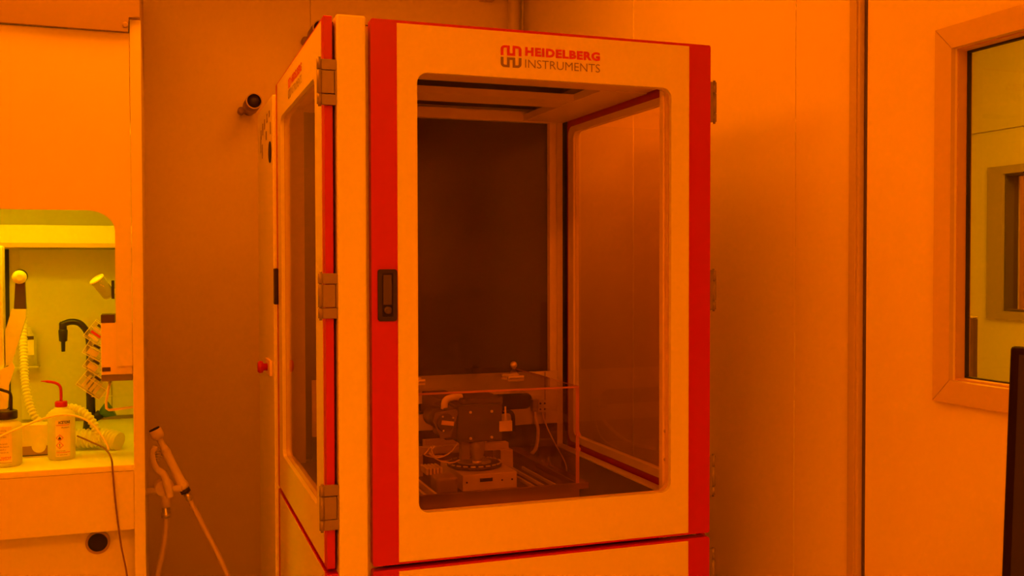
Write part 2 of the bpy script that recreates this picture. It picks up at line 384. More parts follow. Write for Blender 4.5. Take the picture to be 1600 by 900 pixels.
# left side doors (plane x = -.105)
xm = plane_map('x', -.105)
def side_door(z0, z1, window, x, s, label, th=.026):
    """s=+1: body grows towards +x (left side), s=-1: right side"""
    pm = plane_map('x', x); y0, y1 = (.015, .985) if s > 0 else (.034, .957)
    if window:
        W = rrect(.155, .85 if s > 0 else .886, .910, 1.956, .026, 6)
        d = obj('door', RF(rrect(y0, y1, z0, z1, .005, 6), rrect(.151, .854 if s > 0 else .890, .906, 1.960, .029, 6), pm, .0, s*th), RED, cab, label)
        obj('face_panel', RF(rrect(y0+.040, y1-.052, z0+.0055, z1-.0055, .001, 6), W, pm, -s*.0012, s*.0098), WHITE, d)
        obj('window_gasket', RF(rrect(.118, .888 if s > 0 else .930, .875 if s > 0 else .887, 1.995 if s > 0 else 1.976, .03, 6), rrect(.156, .849 if s > 0 else .885, .911, 1.955, .026, 6), pm, s*(.0142 if th > .02 else .0115), s*(th+.008)), FRAME, d)
        obj('window_pane', PR(rrect(.1535, .8515 if s > 0 else .8875, .9085, 1.9575, .025, 6), pm, s*.0099, s*.0115 if th < .02 else s*.014), PANES if s > 0 else PANER, d)
    else:
        d = obj('door', PR(rrect(y0, y1, z0, z1, .005, 4), pm, 0, s*th), RED, cab, label)
        obj('face_panel', PR(rrect(y0+.040, y1-.052, z0+.0055, z1-.0055, .001, 3), pm, -s*.0012, 0), WHITE, d)
    return d
sd = side_door(ZS, ZT+.002, True, -.105, 1, 'left glazed side door', .0185)
logo(sd, plane_map('x', -.105), .66, flip=-1, w=.285)
for z in (1.867, 1.377, .887): hinge_side_left(sd, z)
obj('side_latch', B(-.118, -.1055, .945, .972, 1.375, 1.49, bev=.003), BLACK, sd)
sl = side_door(.16, .781, False, -.105, 1, 'lower solid left side door')
for z in (.64, .25): hinge_side_left(sl, z)
rd = side_door(ZS, ZT+.002, True, .905, -1, 'right glazed side door', .0125)
side_door(.16, .781, False, .905, -1, 'lower solid right side door', .0125)
# frame
obj('corner_post', B(-.079, -.0115, -.001, .05, .05, ZT+.003, bev=.004), CREAM, cab, 'broad cream front corner post')
obj('gap_shade_strip', B(-.084, -.0005, .052, .075, .06, ZT-.004), mat('gap_shade_red', (.16, .004, .004), .5), cab, 'red strip behind the door gaps, coloured dark as their shade')  # backs the door gaps; their shade is put into its dark red
FY0, FY1 = .034, 1.0
def cpart(name, *a, m=FRAME, **k): return obj(name, B(*a, **k), m, cab)
cpart('frame_post', -.0105, .03, .034, .07, .06, ZT-.012)
cpart('frame_post', .779, .88, .036, .058, .06, ZT-.012, bev=.002)
cpart('frame_post', .834, .860, .976, 1.01, .06, ZT-.012, bev=.001)
cpart('frame_post', .862, .884, .978, 1.01, .06, ZT-.012, bev=.001)
cpart('gap_shade_filler', .8845, .905, .958, .99, .06, ZT-.012, m=DARK)  # dark filler added to stand for the shade in the gap by the post
cpart('frame_post', -.075, -.02, .96, 1.01, .06, ZT-.012, bev=.001)
cpart('mid_rail', -.07, .884, .04, .98, .800, .862, m=TABLE)
cpart('bottom_rail', -.07, .884, .04, .98, .06, .14, m=FRAME)
# roof frame seen from below
RZ = 2.0
cpart('roof_rail', -.05, .88, .060, .335, RZ, RZ+.02, m=FRAME)
cpart('roof_rail', -.05, .88, .53, .67, RZ, RZ+.02, m=FRAME)
cpart('roof_rail', -.05, .834, .975, 1.0, RZ-.004, RZ+.031, m=FRAME)
cpart('roof_rail', .735, .884, .335, 1.0, RZ-.002, RZ+.02, m=FRAME)
cpart('roof_rail', -.08, -.02, .06, .96, RZ-.002, RZ+.02, m=FRAME)
cpart('roof_panel', -.078, .884, .055, 1.01, RZ+.045, ZT-.004, m=BLACKM)
cpart('roof_bracket', .695, .735, .335, .53, RZ+.0205, RZ+.028, m=BLACKM)
cpart('back_panel', -.02, .834, 1.0, 1.008, .865, RZ+.02, m=SMOKED)
cpart('lower_back_panel', -.02, .834, 1.0, 1.008, .14, .80, m=WHITE)
cpart('sill_rail', .850, .884, .06, .975, .80, .866, m=FRAME)
cpart('sill_rail', -.075, -.055, .08, .96, .80, .885, m=FRAME)
for x in (.0, .82):
    for y in (.12, .9): obj('foot', LA([(.03, 0), (.03, .012), (.012, .018), (.012, .062)], (x, y, 0), n=16), RUBBER, cab)
for z in (1.062, .987):
    obj('screw', LA([(.005, 0), (.005, .002), (.003, .0028)], (.786, .0359, z), n=12, axis=(0, -1, 0)), STEEL, cab)
# rear mounting plate with slot
pr = plane_map('y', .955)
plate = obj('rear_plate', RF(rrect(.0, .853, .945, 1.128, .002, 8), rrect(.30, .762, .999, 1.055, .0275, 8), pr, 0, .008), PLATE, cab, 'pale plate with a rounded dark slot')
obj('slot_backing', B(.28, .78, .9635, .9695, .99, 1.07), DARK, cab)
obj('plate_edge', B(.806, .8075, .953, .955, .945, 1.126), DARKJ, cab)
obj('lower_skirt', B(.0, .853, .955, .963, .866, .944), BLACKM, cab)
obj('slanted_cover', PR([(.20, 1.008), (.352, 1.038), (.512, 1.052), (.512, 1.085), (.20, 1.085)], plane_map('y', .935), 0, .019), PLATE, cab)

# ------------------------------------------------------------------ clear dust cover
dc = thing('dust_cover', 'clear acrylic box cover over the stage inside the glazed cabinet', 'cover', (.38, .48, .862))
bx0, bx1, by0, by1, bz0, bz1 = .10, .617, .215, .77, .8622, 1.168
t = .006
obj('cover_top', B(bx0, bx1, by0, by1, bz1-t, bz1), CLEAR, dc)
obj('cover_wall', B(bx0, bx1, by0, by0+.004, bz0+.02, bz1-t-.0002), CLEAR, dc)
obj('cover_wall', B(bx1-.004, bx1, by0+.0042, by1, bz0+.02, bz1-t-.0002), CLEAR, dc)
obj('cover_wall', B(bx0, bx0+.004, by0+.0042, by1, bz0+.02, bz1-t-.0002), CLEAR, dc)
e = bmesh.new()
box(e, bx0, bx1, by0-.001, by0+.0005, bz1-.0055, bz1-.0005); box(e, bx1-.0005, bx1+.001, by0, by1, bz1-.005, bz1-.001)
box(e, bx1-.010, bx1+.0002, by0-.0012, by0+.0002, bz0+.03, bz1-.006)
obj('cover_edge', e, CEDGE, dc)
fl = RF(rrect(bx0-.03, bx1+.028, by0-.006, by1+.02, .006, 3), rrect(bx0+.006, bx1-.006, by0+.006, by1-.006, .003, 3), plane_map('z', .885), 0, .016)
obj('cover_flange', fl, CBASE, dc)
obj('cover_skirt', RF(rrect(bx0+.001, bx1+.001, by0-.002, by1+.002, .002, 2), rrect(bx0+.007, bx1-.006, by0+.006, by1-.006, .002, 2), plane_map('z', .8622), 0, .0226), CBASE, dc)
for x in (.222, .52):
    for q in (0, .045): obj('lid_bar', B(x-.03+(0 if q else .003), x+.022, .445+q, .457+q, bz1+.0002, bz1+.008, bev=.002), SCREWM, dc)
obj('lid_knob', LA([(.005, 0), (.005, .003), (.009, .006), (.0115, .013), (.009, .020), (.004, .024)], (.60, .70, bz1), n=20), SCREWM, dc)
for z in (1.035, .995): obj('edge_fastener', LA([(.006, 0), (.006, .006)], (bx1-.004, by0-.001, z), n=12, axis=(0, -1, 0)), CEDGE, dc)

# ------------------------------------------------------------------ positioning stage with wafer chuck
st = thing('positioning_stage', 'pale metal motion stage with a round chuck under the clear cover', 'stage', (.42, .5, .862))
obj('stage_base', B(.335, .497, .385, .62, .8622, .908, bev=.0015), BARE, st)
obj('nameplate', B(.386, .423, .3835, .385, .886, .896), BLACK, st)
for x, z in ((.347, .887), (.452, .887), (.482, .887)):
    obj('screw', LA([(.0028, 0), (.0028, .0012)], (x, .385, z), n=10, axis=(0, -1, 0)), BLACK, st)
obj('chuck', LA([(.072, 0), (.080, .004), (.080, .010), (.074, .013), (.0, .013)], (.405, .50, .908), n=40), BLACKM, st)
c2 = bmesh.new(); N = 22
for k in range(N):
    a = 2*math.pi*k/N; b = 2*math.pi*(k+.62)/N
    tube(c2, [(.405+.078*math.cos(a+(b-a)*q/3), .50+.078*math.sin(a+(b-a)*q/3), .921) for q in range(4)], .0024, n=6)
obj('chuck_rim', c2, SCREWM, st)
obj('wafer', LA([(.05, 0), (.05, .001), (0, .0012)], (.405, .50, .9212), n=36), STEEL, st)
obj('cross_beam', B(.24, .56, .635, .665, .925, .947, bev=.001), BARE, st)
obj('cross_beam', B(.30, .50, .67, .70, .930, .962, bev=.001), BARE, st)
obj('beam_carriage', B(.395, .44, .67, .70, .9625, .975, bev=.001), BARE, st)
for x in (.262, .55): obj('beam_foot', B(x-.02, x+.02, .625, .70, .8622, .9248), BARE, st)
for x in (.205, .235): obj('guide_rail', B(x-.004, x+.004, .30, .62, .8622, .882, bev=.001), BARE, st)
for x in (.535, .565, .60): obj('guide_rail', B(x-.003, x+.003, .32, .62, .8622, .872, bev=.001), BARE, st)
mt = obj('motor_block', B(.252, .315, .36, .43, .8622, .910, bev=.008, seg=3), mat('motor_housing', (.36, .28, .27), .4, .2), st)
mb = bmesh.new()
for k in range(5): box(mb, .242+k*.010, .249+k*.010, .43+.0*k, .50, .906, .925, bev=.0015)
obj('connector_row', mb, BARE, st)

# ------------------------------------------------------------------ write head
hd = thing('exposure_head', 'black optical head with small screws hanging over the round chuck', 'instrument head', (.40, .5, .99))
obj('head_block', B(.335, .468, .43, .60, .992, 1.098, bev=.003), BLACKM, hd)
obj('side_block', B(.30, .3355, .44, .58, 1.0, 1.09, bev=.004), BLACKM, hd)
obj('support_arm', B(.36, .44, .60, .9545, 1.01, 1.08, bev=.002), BLACKM, hd)
obj('top_cap', B(.35, .475, .44, .59, 1.0982, 1.116, bev=.004), BLACKM, hd)
for x, z in ((.372, 1.078), (.372, 1.003), (.436, 1.078), (.436, 1.003)):
    obj('screw', LA([(.0042, 0), (.0042, .002), (.003, .003)], (x, .43, z), n=12, axis=(0, -1, 0)), SCREWM, hd)
fpts = [(-.030, .033), (.030, .040), (.034, .030), (.012, -.036), (-.016, -.040), (-.036, .010)]
obj('motor_flange', PR([(.296+u, 1.05+v) for u, v in fpts], plane_map('y', .412), 0, .012), mat('flange_metal', (.2, .15, .14), .45, .3), hd)
obj('motor_can', LA([(.026, 0), (.026, .006), (.024, .008)], (.292, .412, 1.056), n=24, axis=(0, -1, 0)), BLACKM, hd)
obj('motor_body', LA([(.028, 0), (.028, .13)], (.292, .424, 1.056), n=20, axis=(0, 1, 0)), BLACKM, hd)
lm = B(-.018, .018, -.0006, 0, -.006, .006); bmesh.ops.rotate(lm, cent=(0, 0, 0), matrix=Matrix.Rotation(math.radians(9), 3, 'Y'), verts=lm.verts)
bmesh.ops.translate(lm, vec=(.297, .4034, 1.055), verts=lm.verts); obj('motor_label', lm, LABELY, hd)
for x, z in ((.283, 1.074), (.313, 1.069), (.285, 1.034)):
    obj('screw', LA([(.0028, 0), (.0028, .001)], (x, .404, z), n=10, axis=(0, -1, 0)), SCREWM, hd)
obj('cable_boot', T(spline([(.305, .47, 1.085), (.31, .47, 1.11), (.335, .475, 1.118), (.36, .48, 1.116)]), .010), FRAME, hd)
obj('lens_barrel', LA([(.019, 0), (.019, .03)], (.50, .62, 1.066), n=20, axis=(1, 0, .04)), BLACK, hd)
obj('tag_plate', B(.459, .498, .4275, .4295, 1.018, 1.048), PLATE, hd)
obj('tag_stem', B(.475, .480, .428, .4295, 1.0482, 1.09), PLATE, hd)
obj('side_hook', T(spline([(.478, .46, 1.07), (.50, .46, 1.07), (.512, .46, 1.055), (.512, .46, 1.01)]), .006), BLACK, hd)
obj('objective_mount', B(.352, .378, .455, .48, .937, .9918, bev=.002), OBJG, hd)
obj('objective', LA([(.014, 0), (.016, .008), (.022, .03), (.024, .0575)], (.40, .455, .934), n=24), OBJG, hd)
obj('objective_tip', LA([(.011, 0), (.014, .006), (.014, .012)], (.40, .455, .9225), n=20), SCREWM, hd)
for i, c in enumerate(([(.34, .44, .995), (.31, .43, .965), (.27, .43, .955), (.256, .44, .985)],
                       [(.345, .45, .94), (.32, .44, .935), (.28, .44, .945), (.255, .45, .965)],
                       [(.262, .45, .985), (.25, .45, .97), (.243, .45, .96), (.27, .46, .95)],
                       [(.272, .45, .985), (.26, .45, .968), (.265, .46, .955), (.30, .47, .95)])):
    obj('sensor_wire', T(spline(c, 8), .0021, n=8), CABLEW, hd)
# connector block and its cables at the right
cb = thing('connector_block', 'small pale connector block with four screws on the rear plate', 'connector', (.775, .94, .985))
obj('block_body', B(.752, .775, .928, .9545, .992, 1.033, bev=.002), mat('connector_grey', (.4, .33, .3), .5), cb)
obj('block_face', B(.772, .802, .925, .9545, .99, 1.03, bev=.001), PLATE, cb)
for x in (.778, .794):
    for z in (1.0, 1.02): obj('screw', LA([(.0035, 0), (.0035, .002)], (x, .925, z), n=10, axis=(0, -1, 0)), BLACK, cb)
tag(obj('thick_cable', T(spline([(.765, .94, .9915), (.765, .935, .96), (.76, .90, .93), (.72, .82, .885), (.66, .74, .873)]), .006), CABLEW),
    'thick pale cable curving from the connector block to the stage', 'cable')
tag(obj('thin_cable', T(spline([(.79, .94, .9895), (.80, .92, .94), (.80, .84, .89), (.76, .66, .866), (.68, .45, .8645)]), .0025, n=8), CABLEW),
    'thin pale cable trailing from the connector block along the table', 'cable')

# ------------------------------------------------------------------ rear electronics unit behind the cabinet
ru = thing('electronics_unit', 'white tall rear unit with a red stop button directly behind the glazed cabinet', 'cabinet', (.35, 1.26, 0))
obj('housing', B(-.113, .80, 1.012, 1.50, .03, 2.05, bev=.004), mat('unit_white', (.95, .92, .86), .35), ru)
obj('plinth', B(-.09, .78, 1.04, 1.47, 0, .0298), RUBBER, ru)
obj('vent_opening', LA([(.035, 0), (.035, .003), (.03, .0035)], (-.113, 1.08, 1.872), n=24, axis=(-1, 0, 0)), DARK, ru)
obj('button_bezel', B(-.122, -.1133, 1.06, 1.20, 1.135, 1.185, bev=.002), LABELY, ru)
obj('stop_button', LA([(.012, 0), (.012, .012), (.020, .016), (.021, .026), (.016, .032)], (-.122, 1.13, 1.160), n=24, axis=(-1, 0, 0)), RED, ru)
sg = bmesh.new(); xs_ = plane_map('x', -.113)
for (y, z, a, b) in ((1.10, 2.0, .03, .022), (1.17, 1.995, .04, .03), (1.25, 1.985, .03, .035), (1.31, 1.975, .03, .04), (1.37, 1.962, .022, .035), (1.20, 1.94, .03, .03), (1.33, 1.90, .022, .05), (1.38, 1.93, .02, .06), (1.07, 1.95, .02, .04)):
    ringframe(sg, rrect(y-a/2, y+a/2, z-b/2, z+b/2, .004, 2), rrect(y-a/2+.006, y+a/2-.006, z-b/2+.006, z+b/2-.006, .002, 2), xs_, -.0006, 0)
    box(sg, -.1136, -.113, y-.003, y+.003, z-b*.3, z+b*.3)
obj('warning_pictograms', sg, GREYP, ru)

# ------------------------------------------------------------------ things on the back wall
def wall_port(x, z, label, r=.033, y1=1.99):
    t = thing('wall_port', label, 'pipe stub', (x, YB, z-r), 'pipe stubs in the back wall')
    obj('sleeve', LA([(r*.78, 0), (r*.78, .09), (r, .095), (r, YB-y1)], (x, YB-.0002, z), n=32, axis=(0, -1, 0)), mat('port_grey', (.3, .2, .18), .4), t)
    obj('end_ring', RF([(x+r*math.cos(a*math.pi/16), z+r*math.sin(a*math.pi/16)) for a in range(32)],
        [(x+r*.86*math.cos(a*math.pi/16), z+r*.86*math.sin(a*math.pi/16)) for a in range(32)], plane_map('y', y1), -.006, 0), PROFILE, t)
    obj('end_cap', LA([(r*.85, 0), (r*.85, .001), (r*.12, .0045)], (x, y1, z), n=32, axis=(0, -1, 0)), BLACK, t)
    obj('side_lug', LA([(.014, 0), (.016, .05), (.010, .055)], (x-.035, YB-.0002, z-.012), n=18, axis=(0, -1, 0)), mat('lug_grey', (.42, .3, .27), .45), t)
    return t
wall_port(-.079, 2.180, 'dark round pipe stub on the wall left of the cabinet')
wall_port(.196, 2.502, 'dark round pipe stub mostly hidden behind the cabinet top edge')
pt = thing('wall_pipe', 'round vertical pipe in the back corner behind the cabinet', 'pipe', (1.135, 2.19, 0))
obj('pipe', T([(1.135, 2.19, 0.0), (1.135, 2.19, CEIL)], .028, n=24), WALL, pt)
for z in (.6, 1.6, 2.85): obj('pipe_clip', LA([(.031, 0), (.031, .025)], (1.135, 2.19, z), n=24), STEEL, pt); obj('clip_foot', B(1.125, 1.145, 2.218, 2.24, z, z+.025), STEEL, pt)
ft = thing('ceiling_flange', 'small pale bracket near the top of the back wall', 'bracket', (1.0, 2.2, 2.735))
obj('bracket_plate', B(.975, 1.045, 2.18, 2.2398, 2.74, 2.80, bev=.004), SPRAYW, ft)
obj('bracket_rod', T([(1.01, 2.2, 2.80), (1.01, 2.2, CEIL)], .012), SPRAYW, ft)

# ------------------------------------------------------------------ fume hood
HY = .788
hood = thing('fume_hood', 'white wet-bench fume hood with a yellow-lit interior at the left', 'fume hood', (-1.2, 1.3, 0))
hy = plane_map('y', HY)
def hp(name, *a, m=HOODW, lab=None, **k): return obj(name, B(*a, **k), m, hood, lab)
HL = -1.95
hp('side_post', -.5375, -.507, HY-.004, HY+.06, 0, 2.205, bev=.002)
hp('side_panel', -.533, -.5075, HY+.0602, 2.10, 0, 2.205)
hp('side_post', HL, HL+.03, HY-.004, HY+.06, 0, 2.205, bev=.002)
hp('side_panel', HL, HL+.03, HY+.0602, 2.10, 0, 2.205)
hp('back_lining', HL+.03, -.533, 1.74, 1.76, .30, 2.20, m=HOODIN)
hp('outer_back', HL+.03, -.533, 2.08, 2.10, 0, 2.20)
hp('duct_box', HL, -.5075, HY+.03, 2.10, 2.2052, 2.62, m=HOODG)
# sash plate with the rounded opening cut up from below
xo, zo, r1, r2 = -.582, 1.657, .075, .058
pl = [(HL+.031, 1.21), (HL+.031, 2.166), (-.5385, 2.166), (-.5385, 1.21), (xo, 1.21), (xo, zo-r2)]
pl += [(xo-r1+r1*math.cos(math.radians(a)), zo-r2+r2*math.sin(math.radians(a))) for a in range(10, 91, 8)]
pl += [(-1.80, zo), (-1.85, zo-.05), (-1.85, 1.21)]
obj('sash_plate', PR(pl, hy, 0, .008), HOODW, hood, 'white sash plate with a rounded cut-out')
up = [(HL, 2.172), (-.5405, 2.166), (-.5385, 2.207), (-.509, 2.209), (-.507, 2.62), (HL, 2.62)]
obj('upper_fascia', PR(up, hy, -.022, -.006), HOODG, hood, 'darker upper fascia')
obj('fascia_screw', LA([(.008, 0), (.008, .002), (.005, .003)], (-.548, HY-.022, 2.184), n=16, axis=(0, -1, 0)), HOODG, hood)
hp('apron', HL+.03, -.538, HY, HY+.015, .735, .905, bev=.001, lab='white front apron below the worktop')
hp('worktop', HL+.03, -.5335, HY, 1.7398, .906, .924, m=COUNTER, bev=.002, lab='pale worktop with drips')
hp('kick_panel', HL+.03, -.5335, .86, .872, .0, .905, m=HOODW)
obj('drain_collar', RF([(-.640+.034*math.cos(a*math.pi/16), .688+.034*math.sin(a*math.pi/16)) for a in range(32)],
    [(-.640+.027*math.cos(a*math.pi/16), .688+.027*math.sin(a*math.pi/16)) for a in range(32)], plane_map('y', .86), -.006, 0), HOODG, hood)
obj('drain_hole', LA([(.027, 0), (.027, .002)], (-.640, .86, .688), n=32, axis=(0, -1, 0)), DARK, hood)
hp('bulkhead_ceiling', HL+.03, -.5335, HY+.06, 1.74, 1.90, 1.92, m=HOODIN)
# interior: baffle beam, back baffle panel, slots
hp('baffle_beam', HL+.03, -.5335, 1.50, 1.60, 1.564, 1.640, m=HOODBEAM, bev=.002)
hp('beam_lip', HL+.03, -.5335, 1.485, 1.4998, 1.562, 1.578, m=mat('lip_reflected_amber', (.8, .5, .4), .5), bev=.002)  # white lip; orange reflected from the room is put into its colour
hp('baffle_panel', -.935, -.534, 1.715, 1.7395, .94, 1.56, m=HOODIN, bev=.002)
hp('baffle_slot', -.985, -.972, 1.735, 1.7395, .95, 1.56, m=DARK)
hp('baffle_seam', -.630, -.628, 1.7125, 1.7149, .96, 1.22, m=DARKJ)
hp('hood_lamp_tray', -1.7, -.7, .83, .93, 1.86, 1.8998, m=HOODW)
obj('hood_lamp', B(-1.68, -.62, .835, .925, 1.848, 1.8598), emit('lamp_yellow', YELLOW, HOOD_STRENGTH), hood)
# controller box behind the plate
ct = thing('controller_box', 'white narrow controller box behind the right edge of the sash plate', 'controller', (-.58, .84, 1.19))
obj('controller_body', B(-.623, -.5385, .80, .90, 1.185, 1.335, bev=.002), TUBEW, ct)
obj('display', B(-.6225, -.585, .80, .90, 1.3352, 1.358), BLACKM, ct)
obj('data_label', B(-.6205, -.598, .7985, .80, 1.195, 1.207), BLACKM, ct)
obj('mount_bar', B(-.623, -.5385, .805, .89, 1.166, 1.1848, bev=.001), mat('bar_olive', (.22, .2, .14), .4), ct)
tag(obj('hanging_bracket', T([(-.600, .845, 1.1658), (-.606, .845, 1.14), (-.613, .845, 1.10), (-.612, .845, 1.083), (-.605, .845, 1.0775), (-.590, .845, 1.078), (-.5377, .845, 1.083)], .004, n=12), TUBEW),
    'white bent rod hook below the controller box', 'hook')

# ------------------------------------------------------------------ things on the worktop
CZ = .924
def wrap(bm, cx, cy, R, ang0):
    """flat (u,0,z) decal wrapped on a vertical cylinder facing angle ang0"""
    for v in bm.verts:
        a = ang0+v.co.x/R; rr = R-v.co.y
        v.co = Vector((cx+rr*math.cos(a), cy+rr*math.sin(a), v.co.z))
    return bm
def subdiv_box(x0, x1, y0, y1, z0, z1, n=10):
    bm = bmesh.new()
    for k in range(n): box(bm, x0+(x1-x0)*k/n, x0+(x1-x0)*(k+1)/n, y0, y1, z0, z1)
    return bm
AF = -math.pi/2-.30     # bottle front direction
def wash_bottle(cx, cy, R, H, capm, label, red):
    t = thing('wash_bottle', label, 'wash bottle', (cx, cy, CZ))
    obj('bottle_body', LA([(R*.9, 0), (R, .005), (R, H*.84), (R*.94, H*.90), (R*.62, H*.955), (R*.5, H*.96), (R*.5, H)], (cx, cy, CZ+.0002), n=36), BOTTLE, t)
    obj('liquid', LA([(R*.88, 0), (R*.93, .004), (R*.93, H*.5)], (cx, cy, CZ+.002), n=30), glass('liquid_'+('a' if red else 'b'), (.94, .92, .88), 1.33, diffuse=.25), t)
    return t
# red capped bottle
b1 = wash_bottle(-.742, .955, .038, .155, RED, 'translucent wash bottle with a red cap and red bent spout', True)
obj('cap', LA([(.0165, 0), (.0175, .003), (.0175, .015), (.016, .017)], (-.742, .955, 1.0792), n=28), RED, b1)
obj('spout', T(spline([(-.742, .955, 1.096), (-.742, .955, 1.128), (-.746, .953, 1.143), (-.758, .950, 1.152), (-.778, .946, 1.157), (-.795, .942, 1.159)], 8), [.0042]*33+[.0036, .003, .0025, .0022, .002, .0018, .0015, .0012], n=12), RED, b1)
lab = subdiv_box(-.002, .040, -.0006, -.0002, CZ+.012, CZ+.120); obj('label_sheet', wrap(lab, -.742, .955, .038, AF), LABELW, b1)
fm = plane_map('y', -.0009)
def dec(bm, m, nm, par=b1, c=(-.742, .955, .038)): obj(nm, wrap(bm, c[0], c[1], c[2], AF), m, par)
dec(text_bm('ACETONE', fm, .006, .039, CZ+.109, CZ+.118, bold=.04), BLACK, 'label_text')
dec(text_bm('Aceton', fm, .014, .036, CZ+.096, CZ+.101), BLACK, 'label_text')
dec(subdiv_box(.0, .036, -.001, -.0007, CZ+.1045, CZ+.106), REDP, 'label_line')
dec(subdiv_box(.0, .038, -.001, -.0007, CZ+.024, CZ+.0255), REDP, 'label_line')
dec(text_bm('Danger flammable', fm, .001, .024, CZ+.027, CZ+.031), BLACK, 'label_text')
dec(text_bm('keep tightly closed', fm, .001, .030, CZ+.016, CZ+.020), BLACK, 'label_text')
for zc, sym in ((CZ+.068, 'flame'), (CZ+.046, '!')):
    s = .0105; u = .0095
    dia = lambda q: [(u-q, zc), (u, zc-q), (u+q, zc), (u, zc+q)]
    dec(RF(dia(s), dia(s*.78), fm, -.0001, .0001), REDP, 'hazard_frame')
    if sym == '!':
        dec(text_bm('!', fm, u-.0012, u+.0012, zc-.005, zc+.005, bold=.02), BLACK, 'hazard_symbol')
    else:
        dec(PR([(u-.003, zc-.005), (u+.003, zc-.005), (u+.004, zc-.001), (u+.001, zc+.002), (u, zc+.006), (u-.002, zc+.001), (u-.004, zc-.001)], fm, -.0001, .0001), BLACK, 'hazard_symbol')
# black capped bottle
b2 = wash_bottle(-.885, .90, .043, .135, BLACK, 'wash bottle with a wide black cap and black bent spout at the left edge', False)
obj('cap', LA([(.031, 0), (.032, .002), (.032, .022), (.030, .024)], (-.885, .90, 1.0592), n=28), BLACK, b2)
obj('spout', T(spline([(-.870, .90, 1.083), (-.870, .90, 1.12), (-.874, .898, 1.134), (-.888, .895, 1.141), (-.90, .892, 1.146)], 8), .0042, n=12), BLACK, b2)
c2_ = (-.885, .90, .043)
lab = subdiv_box(-.034, .034, -.0006, -.0002, CZ+.012, CZ+.118); obj('label_sheet', wrap(lab, *c2_, AF), LABELW, b2)
for k, (u0, u1, z) in enumerate(((-.03, .020, .104), (-.03, .024, .094), (-.03, .02, .086), (-.03, .022, .066), (-.03, .026, .058), (-.03, .018, .050), (-.03, .024, .042))):
    dec(text_bm('rinse solvent for the bench use only'[k:k+24], fm, u0, u1, CZ+z, CZ+z+.005), GREYP, 'label_text', b2, c2_)
dec(text_bm('Azeton', fm, -.005, .031, CZ+.022, CZ+.036, shear=.5), REDP, 'handwriting', b2, c2_)
dec(subdiv_box(-.015, .033, -.001, -.0007, CZ+.014, CZ+.0152), GREYP, 'label_line', b2, c2_)
# small printed box between the bottles
bx = thing('carton', 'small pale carton with a dark band and round emblem between the two wash bottles', 'box', (-.825, 1.03, CZ))
obj('carton_body', B(-.868, -.783, 1.00, 1.06, CZ+.0004, CZ+.098, bev=.001), BOXB, bx)
obj('carton_band', B(-.868, -.783, .9992, 1.0, CZ+.008, CZ+.035), BOXD, bx)
obj('carton_band', B(-.868, -.783, .9990, .9998, CZ+.005, CZ+.0085), BLACK, bx)
obj('emblem', LA([(.020, 0), (.020, .0006)], (-.808, .9990, CZ+.034), n=30, axis=(0, -1, 0)), BOXB, bx)
# corrugated hoses
tag(obj('corrugated_hose', corrugated([(-.875, 1.25, 1.35), (-.868, 1.2, 1.22), (-.858, 1.15, 1.12), (-.835, 1.12, 1.04), (-.80, 1.12, .990), (-.785, 1.1, .955)], .0115, .011, .0018), HOSE),
    'ribbed cream hose hanging down at the left of the hood', 'hose')
tag(obj('corrugated_hose', corrugated([(-.835, 1.18, .965), (-.80, 1.15, 1.01), (-.765, 1.12, 1.045), (-.72, 1.10, 1.055), (-.68, 1.08, 1.035), (-.655, 1.07, .995), (-.648, 1.07, .95)], .0125, .012, .0018), HOSE),
    'ribbed cream hose arching behind the red capped bottle', 'hose')
coil = []
for k in range(41):
    a = -2.4+4.2*k/40
    coil.append((-.60-.14*(1-k/40)**1.0, 1.07+.02*math.sin(a), CZ+.022))
tag(obj('corrugated_hose', corrugated([(-.775, 1.12, CZ+.034), (-.72, 1.10, CZ+.034), (-.665, 1.085, CZ+.036), (-.62, 1.075, CZ+.034), (-.585, 1.05, CZ+.026)], .027, .013, .0042), HOSE),
    'thick ribbed cream hose lying on the worktop right of the red capped bottle', 'hose')
tag(obj('white_tube', T(spline([(-.96, .835, .985), (-.885, .840, 1.02), (-.79, .87, 1.056), (-.72, .885, 1.064), (-.66, .88, 1.04), (-.62, .86, .99), (-.607, .85, .96)]), .0033, n=10), TUBEW),
    'thin pinkish white tube arching in front of the bottles', 'tube')
tag(obj('dark_cable', T(spline([(-.695, .90, .998), (-.66, .87, .985), (-.618, .83, .968), (-.598, .782, .945), (-.594, .780, .90), (-.588, .779, .82), (-.575, .779, .70), (-.555, .779, .56), (-.55, .779, .3), (-.56, .76, .01)]), .0026, n=8), CABLE),
    'thin dark cable hanging down over the white apron', 'cable')
# gooseneck with a green base
gn = thing('gooseneck_arm', 'black bent gooseneck arm with a green base at the back of the hood', 'gooseneck', (-.67, 1.35, CZ))
gp = lambda x, z, y=1.35: (x, y, z)
obj('gooseneck', T(spline([(-.682, 1.35, .965), (-.682, 1.35, 1.06), (-.684, 1.35, 1.16), (-.684, 1.35, 1.22), (-.690, 1.35, 1.272), (-.712, 1.35, 1.305), (-.740, 1.35, 1.312), (-.765, 1.35, 1.305)]), [.0145]*12+[.012]*12+[.0105]*47, n=14), BLACK, gn)
obj('neck_joint', LA([(.009, 0), (.012, .006), (.012, .024), (.009, .03)], (-.765, 1.35, 1.283), n=18, axis=(0, 0, 1)), BLACK, gn)
obj('nozzle', LA([(.006, 0), (.0065, .032), (.013, .036), (.0145, .07), (.012, .075)], (-.765, 1.35, 1.213), n=18, axis=(0, 0, 1)), BLACK, gn)
obj('green_foot', LA([(.032, 0), (.032, .006), (.018, .022)], (-.690, 1.35, CZ), n=24), GREEN, gn)
obj('neck_base', LA([(.024, 0), (.018, .045)], (-.685, 1.35, CZ+.0222), n=20), BLACK, gn)
